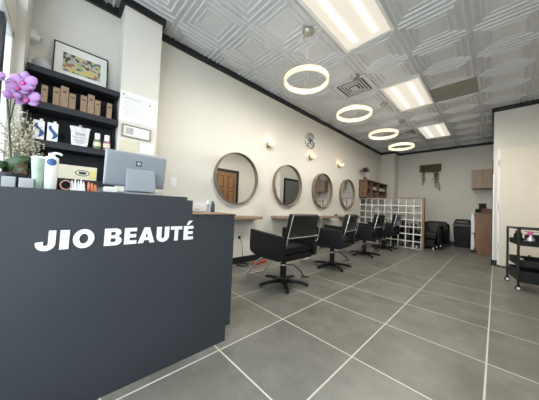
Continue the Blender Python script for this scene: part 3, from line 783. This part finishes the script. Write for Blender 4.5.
# outlet, cord, power strip
t = thing('wall_outlet', 'black wall outlet with plugged cord near the counter end', 'outlet', (XL, 2.15, .43))
MB().box(.0005, -.03, -.05, .006, .03, .05).build('plate', 'white_plastic', t, bevel=.001)
MB().box(.0065, -.016, -.03, .03, .016, .015).build('plug', 'black_plastic', t, bevel=.002)
t = thing('power_strip', 'dull red power strip lying on the floor behind the nearest chair', 'power strip', (-2.70, 2.42, 0), rz=.15)
MB().box(-.035, -.16, .002, .035, .16, .045).build('body', 'red', t, bevel=.005)
for k in range(4): MB().cyl((0, -.11+.07*k, 0), .018, .0452, .047, seg=14).build('socket', 'print_dark', t)
b = MB(); pts = [(XL+.035, 2.15, .41), (XL+.07, 2.17, .34), (XL+.06, 2.19, .2), (XL+.07, 2.20, .08), (XL+.10, 2.20, .008)]
for k in range(30):
    a = k*.62; pts.append((-2.76+.08*math.cos(a)+.02*math.sin(a*2.3), 2.12+.10*math.sin(a)+.001*k, .006+.0008*k))
b.tube(pts, .004, 6); tag(b.build('extension_cable', 'black_plastic', smooth=True), 'black power cord hanging from the outlet and coiled on the floor', 'cord')

# ---------------------------------------------------------------- salon chairs (local: faces -x)
def salon_chair(loc, rz, label):
    t = thing('salon_chair', label, 'salon chair', loc, rz, group='black salon chairs facing the mirrors')
    MB().lathe([(0, .02), (.05, .02), (.058, .03), (.055, .075), (.042, .095), (0, .095)], seg=24).build('hub', 'black_metal', t, smooth=True)
    for k in range(5):
        a = math.radians(34+72*k); b = MB(); rows = []
        for (r, w, z0, z1) in ((.03, .032, .03, .085), (.12, .026, .035, .072), (.22, .023, .03, .058), (.29, .022, .012, .042), (.31, .018, .004, .030)):
            c, s = math.cos(a), math.sin(a)
            rows.append([b.bm.verts.new((r*c-w*s*q, r*s+w*c*q, z)) for q, z in ((-1, z0), (1, z0), (1, z1), (-1, z1))])
        for A, B in zip(rows, rows[1:]):
            for j in range(4): b.bm.faces.new((A[j], A[(j+1) % 4], B[(j+1) % 4], B[j]))
        b.bm.faces.new(rows[0]); b.bm.faces.new(rows[-1][::-1])
        b.build('base_leg', 'black_metal', t, bevel=.006)
    MB().lathe([(0, .0955), (.040, .0955), (.040, .24), (.034, .245), (.034, .343), (0, .343)], seg=24).build('column', 'black_metal', t, smooth=True)
    MB().lathe([(.0405, .235), (.046, .237), (.046, .25), (.036, .255)], seg=24).build('collar', 'chrome', t, smooth=True)
    MB().tube([(.03, .03, .24), (.10, .07, .25), (.19, .12, .17), (.22, .10, .14), (.22, .22, .10), (.10, .22, .07)], .007, 8).build('pump_lever', 'black_metal', t, smooth=True)
    MB().box(-.24, -.262, .345, .235, .262, .42).build('seat_base', 'leather', t, bevel=.02, seg=3)
    MB().box(-.255, -.260, .421, .235, .260, .495).build('seat', 'leather', t, bevel=.03, seg=4)
    for s in (-1, 1):
        ya, yb = (.264, .318) if s > 0 else (-.318, -.264)
        MB().prism([(-.287, .665), (-.292, .47), (-.283, .42), (-.26, .388), (-.20, .372), (-.10, .358), (.20, .358), (.262, .375), (.268, .62), (.262, .628)], 1, ya, yb).build('armrest', 'leather', t, bevel=.014, seg=3)
    bk = MB().box(-.035, -.250, 0, .030, .250, .275).build('backrest', 'leather', t, bevel=.018, seg=3)
    bk.location = (.245, 0, .605); bk.rotation_euler = (0, .22, 0)
    pc = MB().box(.0315, -.24, .015, .035, .24, .26).build('plastic_cover', 'gloss_vinyl', bk, bevel=.0015)
    b = MB()
    b.tube([(.24, -.268, .55), (.285, -.285, .555), (.295, -.285, .60), (.325, -.275, .74), (.355, -.268, .870)], .006, 8)
    b.tube([(.24, .268, .55), (.285, .285, .555), (.295, .285, .60), (.325, .275, .74), (.355, .268, .870)], .006, 8)
    b.tube([(.298, -.285, .618), (.298, .285, .618)], .006, 8)
    b.build('back_frame', 'chrome', t, smooth=True)
    b = MB()
    b.tube([(-.18, -.13, .33), (-.30, -.14, .26), (-.50, -.16, .035), (-.515, -.14, .022), (-.515, .14, .022), (-.50, .16, .035), (-.30, .14, .26), (-.18, .13, .33)], .010, 10)
    b.build('footrest', 'chrome', t, smooth=True)
    MB().tube([(-.47, -.155, .07), (-.47, .155, .07)], .007, 8).build('foot_bar', 'chrome', t, smooth=True)
    return t
ch = salon_chair((-1.815, 2.035, 0), .0, 'nearest black salon chair, right of the counter end')
dup(ch, 'second black salon chair from the camera, behind the nearest', (-1.865, 3.28, 0), .14)
dup(ch, 'third black salon chair from the camera, before the block partition', (-1.93, 4.70, 0), .02)
dup(ch, 'farthest black salon chair against the glass block partition', (-1.95, 5.93, 0), .0)

# ---------------------------------------------------------------- glass block partition
gx0, gx1, gy = XL+.003, -1.265, 6.70
t = thing('glass_block_partition', 'half height white glass block partition with wooden cap and end post', 'partition', (gx0, gy, 0))
W_ = gx1-.05-gx0; nx, nz = 9, 7; bw = W_/nx; bh = 1.30/nz
g = MB()
for i in range(nx):
    for k in range(nz): g.box(i*bw+.0115, .004, k*bh+.0115, (i+1)*bw-.0115, .076, (k+1)*bh-.0115)
g.build('glass_blocks', 'block', t, bevel=.012, seg=3)
g = MB()
for i in range(nx+1):
    a = max(0, i*bw-.012); c = min(W_, i*bw+.012); g.box(a, 0, 0, c, .08, 1.30)
for k in range(nz+1):
    for i in range(nx):
        a, c = max(0, k*bh-.012), min(1.30, k*bh+.012); g.box(i*bw+.012, 0, a, (i+1)*bw-.012, .08, c)
g.build('mortar', 'mortar', t)
MB().box(W_+.0005, -.01, 0, W_+.05, .09, 1.30).build('end_post', 'wood_post', t, bevel=.003)
MB().box(0, -.01, 1.3005, W_+.05, .09, 1.325).build('cap', 'wood_post', t, bevel=.003)

# hutch on left wall beyond the partition
hz0, hz1 = 1.335, 1.87
t = thing('product_hutch', 'reddish brown wooden wall hutch with product shelves beyond the mirrors', 'cabinet', (XL+.001, 6.60, 0))
L_ = 1.72; dp = .24
MB().box(0, 0, hz0, .012, L_, hz1-.03).build('back_panel', 'wood_dark', t)
for y in (0, .40, .95, L_-.03): MB().box(.0125, y, hz0+.025, dp, y+.03, hz1-.031).build('side_panel' if y in (0, L_-.03) else 'divider', 'wood_hutch', t, bevel=.003)
MB().box(0.0125, 0, hz0, dp, L_, hz0+.0245).build('bottom_board', 'wood_hutch', t, bevel=.003)
MB().box(.0125, .031, hz0+.27, dp-.01, L_-.031, hz0+.285).build('shelf_board', 'wood_dark', t) if False else None
for y0, y1 in ((.031, .399), (.431, .949), (.981, L_-.031)): MB().box(.0125, y0, hz0+.26, dp-.02, y1, hz0+.275).build('shelf_board', 'wood_hutch', t)
MB().box(0, -.03, hz1-.0305, dp+.03, L_+.02, hz1).build('top_board', 'wood_hutch', t, bevel=.006)
# bottles inside
hb = thing('hutch_bottle', 'x', 'bottle', (0, 0, 0), group='small bottles in the wooden hutch')
MB().lathe([(0, 0), (.026, 0), (.028, .01), (.028, .11), (.012, .135), (.012, .16), (0, .16)], seg=14).build('bottle', 'hutch_bottle', hb, smooth=True)
hb2 = thing('hutch_jar', 'x', 'jar', (0, 0, 0), group='white jars in the wooden hutch')
MB().lathe([(0, 0), (.035, 0), (.037, .01), (.037, .075), (.03, .08), (0, .082)], seg=14).build('jar', 'print_grey', hb2, smooth=True)
MB().lathe([(0, .0822), (.032, .0822), (.032, .10), (0, .10)], seg=14).build('lid', 'print_grey', hb2, smooth=True)
first = True
for z, lvl in ((hz0+.0248, 'lower'), (hz0+.2753, 'upper')):
    for (ya, yb, comp) in ((.48, .92, 'middle'), (1.02, 1.66, 'far')):
        k = 0; y = ya+.05
        while y < yb-.03:
            src = hb if lvl == 'lower' else hb2
            nm = 'dull pink bottle' if lvl == 'lower' else 'white lidded jar'
            lb = '%s on the %s shelf of the hutch, %s compartment' % (nm, lvl, comp)
            if src.get('label') == 'x': src['label'] = lb; src.location = (XL+.16, 6.60+y, z); c = src
            else: c = dup(src, lb, (XL+.16, 6.60+y, z))
            c['group'] = '%ss on the %s shelf of the hutch, %s compartment' % (nm, lvl, comp)
            y += .11; k += 1
# plant on the hutch
t = thing('potted_plant', 'small leafy green plant in brown pot on top of the hutch', 'potted plant', (XL+.14, 6.68, hz1+.001))
MB().lathe([(0, 0), (.04, 0), (.055, .07), (.058, .08), (.05, .08), (.048, .07), (0, .07)], seg=20).build('pot', 'terracotta', t, smooth=True)
MB().tube([(0, 0, .07), (.005, .01, .18), (-.005, 0, .26)], .006, 6).build('trunk', 'stem', t)
b = MB(); rng = random.Random(5)
for k in range(150):
    a = rng.random()*2*PI; ph = rng.uniform(-.6, 1.5); R0 = rng.uniform(.05, .12)
    c = Vector((R0*math.cos(a)*math.cos(ph), R0*1.2*math.sin(a)*math.cos(ph), .29+R0*.8*math.sin(ph)))
    d = Vector((math.cos(a), math.sin(a), rng.uniform(-.5, .7))).normalized()*.055; s = d.cross(Vector((0, 0, 1))).normalized()*.022
    vs = [b.bm.verts.new(c+q) for q in (-d*.5, s, d*.6, -s)]; b.bm.faces.new(vs)
    b.bm.faces.new([b.bm.verts.new(c+q+Vector((0, 0, -.0012))) for q in (-d*.5, -s, d*.6, s)])
b.build('foliage', 'leaf2', t)['kind'] = 'stuff'

# ---------------------------------------------------------------- back area
t = thing('hanging_planter', 'mossy wooden planter box on the back wall with trailing dried vines', 'planter', (-1.51, YB, 2.30))
MB().box(-.28, -.11, 0, .28, -.001, .23).box(-.285, -.118, .15, .285, -.1105, .20).box(-.285, -.118, .03, .285, -.1105, .08).build('box', 'moss', t, bevel=.006)
rng = random.Random(9)
for vx, ln in ((-.17, .40), (-.13, .30), (.13, .38), (.17, .52), (.21, .62), (.10, .28)):
    p = [(vx, -.10, -.001+.0)]; z = 0; x = vx
    while z > -ln:
        z -= .035; x += rng.uniform(-.018, .02); p.append((x, -.10+rng.uniform(-.012, .012), z))
    b = MB().tube(p, .0035, 5)
    for q in p[1:]:
        for _ in range(2):
            c = Vector(q)+Vector((rng.uniform(-.03, .03), rng.uniform(-.02, .01), rng.uniform(-.015, .015)))
            b.ball(c, .011, sc=(1.3, .4, 1))
    b.build('vine', 'leaf2', t, smooth=True)

t = thing('wall_cabinet', 'pale wood wall cabinet hanging at the right end of the back wall', 'cabinet', (-.49, YB, 1.69))
MB().box(0, -.33, 0, .449, -.001, .53).build('body', 'wood_pale', t, bevel=.002)
MB().box(.002, -.35, .003, .22, -.331, .527).build('door', 'wood_pale', t, bevel=.002)
MB().box(.224, -.35, .003, .443, -.331, .527).build('door', 'wood_pale', t, bevel=.002)

bc = thing('base_cabinet', 'brown wood base cabinet with dark top against the right side wall', 'cabinet', (-.042, 7.46, 0))
MB().box(-.295, 0, .08, 0-.014, .90, .985).build('body', 'wood_brown', bc, bevel=.002)
MB().box(-.275, .01, 0, -.03, .89, .0795).build('plinth', 'wood_brown', bc)
MB().box(-.315, -.015, .9855, -.0145, .905, 1.015).build('worktop', 'wood_dark', bc, bevel=.003)
for k in range(2):
    d = MB().box(-.313, .01+k*.445, .09, -.2955, .445+k*.445, .98).build('door', 'wood_brown', bc, bevel=.002)
    MB().tube([(-.322, .39+k*.12, .60), (-.322, .39+k*.12, .75)], .005, 8).build('handle', 'steel', d)
WT = 1.0155
for x, y, h, lb in ((-.335, 7.52, .085, 'black jar at the left edge of the base cabinet top'), (-.285, 7.56, .11, 'taller black jar on the base cabinet top')):
    t = thing('black_jar', lb, 'jar', (x, y, WT)); MB().lathe([(0, 0), (.025, 0), (.027, .01), (.027, h*.75), (0, h*.76)], seg=18).build('jar', 'black_plastic', t, smooth=True)
    MB().lathe([(0, h*.762), (.023, h*.762), (.021, h), (0, h)], seg=18).build('lid', 'print_dark', t, smooth=True)
t = thing('storage_box', 'dark red brown box on the base cabinet top', 'box', (-.16, 7.58, WT))
MB().box(-.09, -.05, 0, .09, .07, .075).build('box', mat('maroon_box', (.10, .03, .03), .5, var=.2), t, bevel=.003); MB().box(-.093, -.053, .0755, .093, .073, .095).build('lid', mat('maroon_lid', (.14, .06, .055), .5, var=.2), t, bevel=.003)
t = thing('coffee_maker', 'small black coffee maker behind the box on base cabinet', 'coffee maker', (-.24, 7.84, WT))
MB().box(-.07, -.08, 0, .07, .08, .03).box(-.07, .02, .03, .07, .08, .18).box(-.07, -.08, .18, .07, .08, .23).build('body', 'black_plastic', t, bevel=.008)
MB().lathe([(0, .0305), (.04, .0305), (.05, .08), (.038, .13), (0, .13)], (0, -.032, 0), seg=18).build('carafe', 'glass', t, smooth=True)

t = thing('slim_rolling_cart', 'narrow white rolling cart left of the brown base cabinet', 'cart', (-.405, 7.60, 0))
MB().box(-.028, -.09, .07, .028, .28, .10).box(-.028, -.09, .46, .028, .28, .49).box(-.028, -.09, .95, .028, .28, .98).box(-.028, -.09, .10, .028, -.08, .95).box(-.028, .27, .10, .028, .28, .95).build('shelves', 'white_plastic', t, bevel=.003)
MB().box(-.025, -.094, .50, .025, -.0905, .94).build('front_panel', 'white_plastic', t)
for x in (-.016, .016):
    for y in (-.06, .25): MB().cyl((x, y, .028), .027, -.006, .006, 0, 16).box(x-.008, y-.008, .045, x+.008, y+.008, .0695).build('caster', 'black_plastic', t, smooth=True)

t = thing('trash_bin', 'tall black trash bin with swing lid against the back wall', 'trash bin', (-.67, 8.50, 0))
b = MB(); 
def frustum(b, z0, z1, a0, a1, c0, c1):
    vs = []
    for z, a, c in ((z0, a0, c0), (z1, a1, c1)): vs.append([b.bm.verts.new((sx*a, sy*c, z)) for sx, sy in ((-1, -1), (1, -1), (1, 1), (-1, 1))])
    for k in range(4): b.bm.faces.new((vs[0][k], vs[0][(k+1) % 4], vs[1][(k+1) % 4], vs[1][k]))
    b.bm.faces.new(vs[0][::-1]); b.bm.faces.new(vs[1])
frustum(b, 0, .60, .165, .20, .14, .175); b.build('body', 'black_plastic', t, bevel=.02, seg=3)
b = MB(); frustum(b, .601, .66, .215, .205, .19, .18); b.build('rim', 'tray_grey', t, bevel=.008)
b = MB(); frustum(b, .661, .80, .20, .15, .175, .12); b.build('lid', 'black_plastic', t, bevel=.02, seg=3)
MB().box(-.10, -.168, .69, .10, -.158, .75, rot=((0, -.16, .7), -.35, 'X')).build('flap', 'tray_grey', t)

def shampoo_chair(loc, label):
    t = thing('shampoo_chair', label, 'shampoo chair', loc, 0, group='black shampoo chairs behind the glass blocks')
    MB().box(-.27, -.30, .26, .27, .34, .44).build('seat', 'leather', t, bevel=.05, seg=4)
    MB().box(-.24, .30, .30, .24, .42, .72, rot=((0, .3, .3), -.25, 'X')).build('backrest', 'leather', t, bevel=.04, seg=4)
    MB().box(-.22, -.24, .06, .22, .28, .2595).build('base', 'black_plastic', t, bevel=.02)
    for s in (-1, 1):
        x = s*.30; pts = []
        for k in range(15):
            a = PI*k/14; pts.append((x, -.02-.30*math.cos(a), .40+.24*math.sin(a)**.7))
        MB().tube([(x, -.32, .10)]+pts+[(x, .28, .10)], .028, 10).build('armrest', 'leather', t, smooth=True)
        MB().box(x-.02, -.24, .16, x+.02, .20, .50).build('side_panel', 'leather', t, bevel=.015)
        for y in (-.22, .22): MB().lathe([(0, 0), (.022, 0), (.018, .055), (0, .055)], (s*.18, y, .0), seg=12).build('foot', 'chrome', t, smooth=True)
    return t
sc = shampoo_chair((-1.30, 7.25, 0), 'black shampoo chair just right of the glass block partition end')
dup(sc, 'black shampoo chair behind the other, nearer the back wall', (-1.27, 8.10, 0))
dup(sc, 'black shampoo chair seen only through the glass blocks', (-2.15, 7.40, 0))

t = thing('ceiling_sensor', 'tiny white sensor under the ceiling on the back wall', 'sensor', (-.78, YB-.031, 2.94))
MB().box(-.035, -.045, -.05, .035, -.0005+.03, .02).build('body', 'white_plastic', t, bevel=.008)
MB().cyl((0, 0, -.02), .015, -.055, -.046, 1, 14).build('lens', 'print_dark', t)

# ---------------------------------------------------------------- rolling trolley at the right edge
tr = thing('salon_trolley', 'black three tier rolling salon trolley at the right edge', 'trolley', (.205, 4.29, 0), rz=.157)
tw, tl = .36, .52
for x in (0, tw):
    for y in (0, tl):
        MB().box(x-.011, y-.016, .085, x+.011, y+.016, .785).build('post', 'tray_grey', tr, bevel=.004)
        cs = MB().box(x-.012, y-.012, .05, x+.012, y+.012, .0845).build('caster_fork', 'black_metal', tr)
        MB().lathe([(0, -.011), (.014, -.012), (.030, -.010), (.032, 0), (.030, .010), (.014, .012), (0, .011)], (x, y, .0325), 1, 20).build('wheel', 'black_plastic', cs, smooth=True)
        MB().lathe([(0, -.0135), (.019, -.0135), (.019, .0135), (0, .0135)], (x, y, .0325), 1, 16).build('wheel_cap', 'white_plastic', cs)
MB().box(-.011, -.016, .7855, tw+.011, .004, .803).box(-.011, tl-.004, .7855, tw+.011, tl+.016, .803).box(-.011, .004, .7855, .007, tl-.004, .803).box(tw-.007, .004, .7855, tw+.011, tl-.004, .803).build('top_rail', 'tray_grey', tr, bevel=.003)
for z, hh in ((.575, .07), (.305, .09), (.105, .15)):
    x0, x1, y0, y1 = .0125, tw-.0125, .018, tl-.018
    MB().box(x0, y0, z, x1, y1, z+.006).box(x0, y0, z+.006, x1, y0+.005, z+hh).box(x0, y1-.005, z+.006, x1, y1, z+hh).box(x0, y0+.005, z+.006, x0+.005, y1-.005, z+hh).box(x1-.005, y0+.005, z+.006, x1, y1-.005, z+hh).build('tray', 'tray_grey', tr, bevel=.004)
def onTr(lx, ly, z): 
    c, s = math.cos(.15), math.sin(.15); return (.205+lx*c-ly*s, 4.29+lx*s+ly*c, z)
T1, T2, T3 = .5815, .3115, .1115
t = thing('spray_bottle', 'clear spray bottle with pink trigger on the trolley', 'spray bottle', onTr(.128, .10, T1))
MB().lathe([(0, 0), (.032, 0), (.034, .01), (.034, .09), (.014, .12), (.014, .135), (0, .135)], seg=20).build('bottle', 'foil', t, smooth=True)
MB().box(-.030, -.012, .1355, .018, .012, .185).prism([(-.030, .16), (-.05, .13), (-.042, .125), (-.025, .15)], 1, -.008, .008).box(-.055, -.008, .175, -.030, .008, .187).build('trigger', 'pink', t, bevel=.003)
t = thing('cream_jar', 'white cream jar on the top tray of the trolley', 'jar', onTr(.075, .05, T1))
MB().lathe([(0, 0), (.018, 0), (.02, .005), (.02, .055), (0, .056)], seg=18).build('jar', 'white_plastic', t, smooth=True); MB().lathe([(0, .0562), (.018, .0562), (.018, .07), (0, .07)], seg=18).build('lid', 'print_grey', t)
for (lx, ly, h, m, z, lb) in ((.06, .40, .17, 'black_plastic', T1, 'black bottle at the back left of the trolley top tray'), (.10, .44, .19, 'pot_grey', T1, 'tall charcoal bottle at the back of the top tray'), (.20, .44, .16, 'black_plastic', T1, 'black bottle at the back right of the top tray'), (.05, .12, .12, 'print_grey', T2, 'grey bottle in the left of the middle trolley tray'), (.13, .16, .14, 'black_plastic', T2, 'black bottle in the middle of the middle trolley tray'), (.26, .12, .11, 'pot_grey', T2, 'short charcoal bottle at the right of the middle tray')):
    t = thing('styling_bottle', lb, 'bottle', onTr(lx, ly, z), group=None)
    MB().lathe([(0, 0), (.024, 0), (.026, .008), (.026, h*.7), (.011, h*.8), (0, h*.8)], seg=18).build('bottle', m, t, smooth=True)
    MB().lathe([(0, h*.802), (.012, h*.802), (.012, h), (0, h)], seg=14).build('cap', 'print_dark', t, smooth=True)
t = thing('tool_caddy', 'charcoal open caddy across the back of the trolley top tray', 'caddy', onTr(.20, .34, T1), rz=.157)
MB().box(-.07, -.035, 0, .13, .035, .004).box(-.07, -.035, .004, -.066, .035, .13).box(.126, -.035, .004, .13, .035, .13).box(-.066, -.035, .004, .126, -.031, .13).box(-.066, .031, .004, .126, .035, .13).build('box', 'tray_grey', t, bevel=.001)
MB().tube([(-.068, 0, .13), (-.05, 0, .165), (.11, 0, .165), (.128, 0, .13)], .004, 8).build('handle', 'chrome', t, smooth=True)
t = thing('hair_brush', 'silver handled hair brush lying on the trolley top tray', 'hair brush', onTr(.20, .25, T1+.016), rz=.15)
MB().lathe([(0, -.04), (.010, -.035), (.0145, 0), (.010, .045), (0, .05)], (0, 0, 0), 0, 14).build('brush_head', 'black_plastic', t, smooth=True)
MB().lathe([(0, .0505), (.006, .0505), (.007, .09), (0, .095)], (0, 0, 0), 0, 12).build('handle', 'chrome', t, smooth=True)
t = thing('towel_stack', 'dark folded towel in the bottom tray of the trolley', 'towel', onTr(.18, .18, T3), rz=.15)
MB().box(-.13, -.12, 0, .13, .12, .04).box(-.128, -.118, .0405, .128, .118, .08).build('folds', mat('dark_towel', (.03, .03, .035), .95, bump=.5, bscale=120), t, bevel=.015, seg=3)
MB().box(-.05, -.124, .03, .05, -.1205, .05).build('tag', 'print_grey', t)

# ---------------------------------------------------------------- light
w = bpy.data.worlds.new('daylight'); bpy.context.scene.world = w; w.use_nodes = True
bg = w.node_tree.nodes['Background']; bg.inputs[0].default_value = (.86, .93, 1.0, 1); bg.inputs[1].default_value = 7.5
pl = bpy.data.lights.new('window_portal', 'AREA'); pl.shape = 'RECTANGLE'; pl.size = 3.2; pl.size_y = 2.9
pl.cycles.is_portal = True
po = bpy.data.objects.new('window_portal', pl); C.objects.link(po); po.location = (-.97, -.43, 1.52); po.rotation_euler = (PI/2, 0, 0)
S = bpy.context.scene
S.view_settings.view_transform = 'Standard'; S.view_settings.look = 'None'; S.view_settings.gamma = 1; S.view_settings.use_curve_mapping = False
S.view_settings.exposure = 0.0
S.cycles.max_bounces = 10; S.cycles.transmission_bounces = 10; S.cycles.diffuse_bounces = 5; S.cycles.sample_clamp_indirect = 6
S.cycles.caustics_reflective = False; S.cycles.caustics_refractive = False
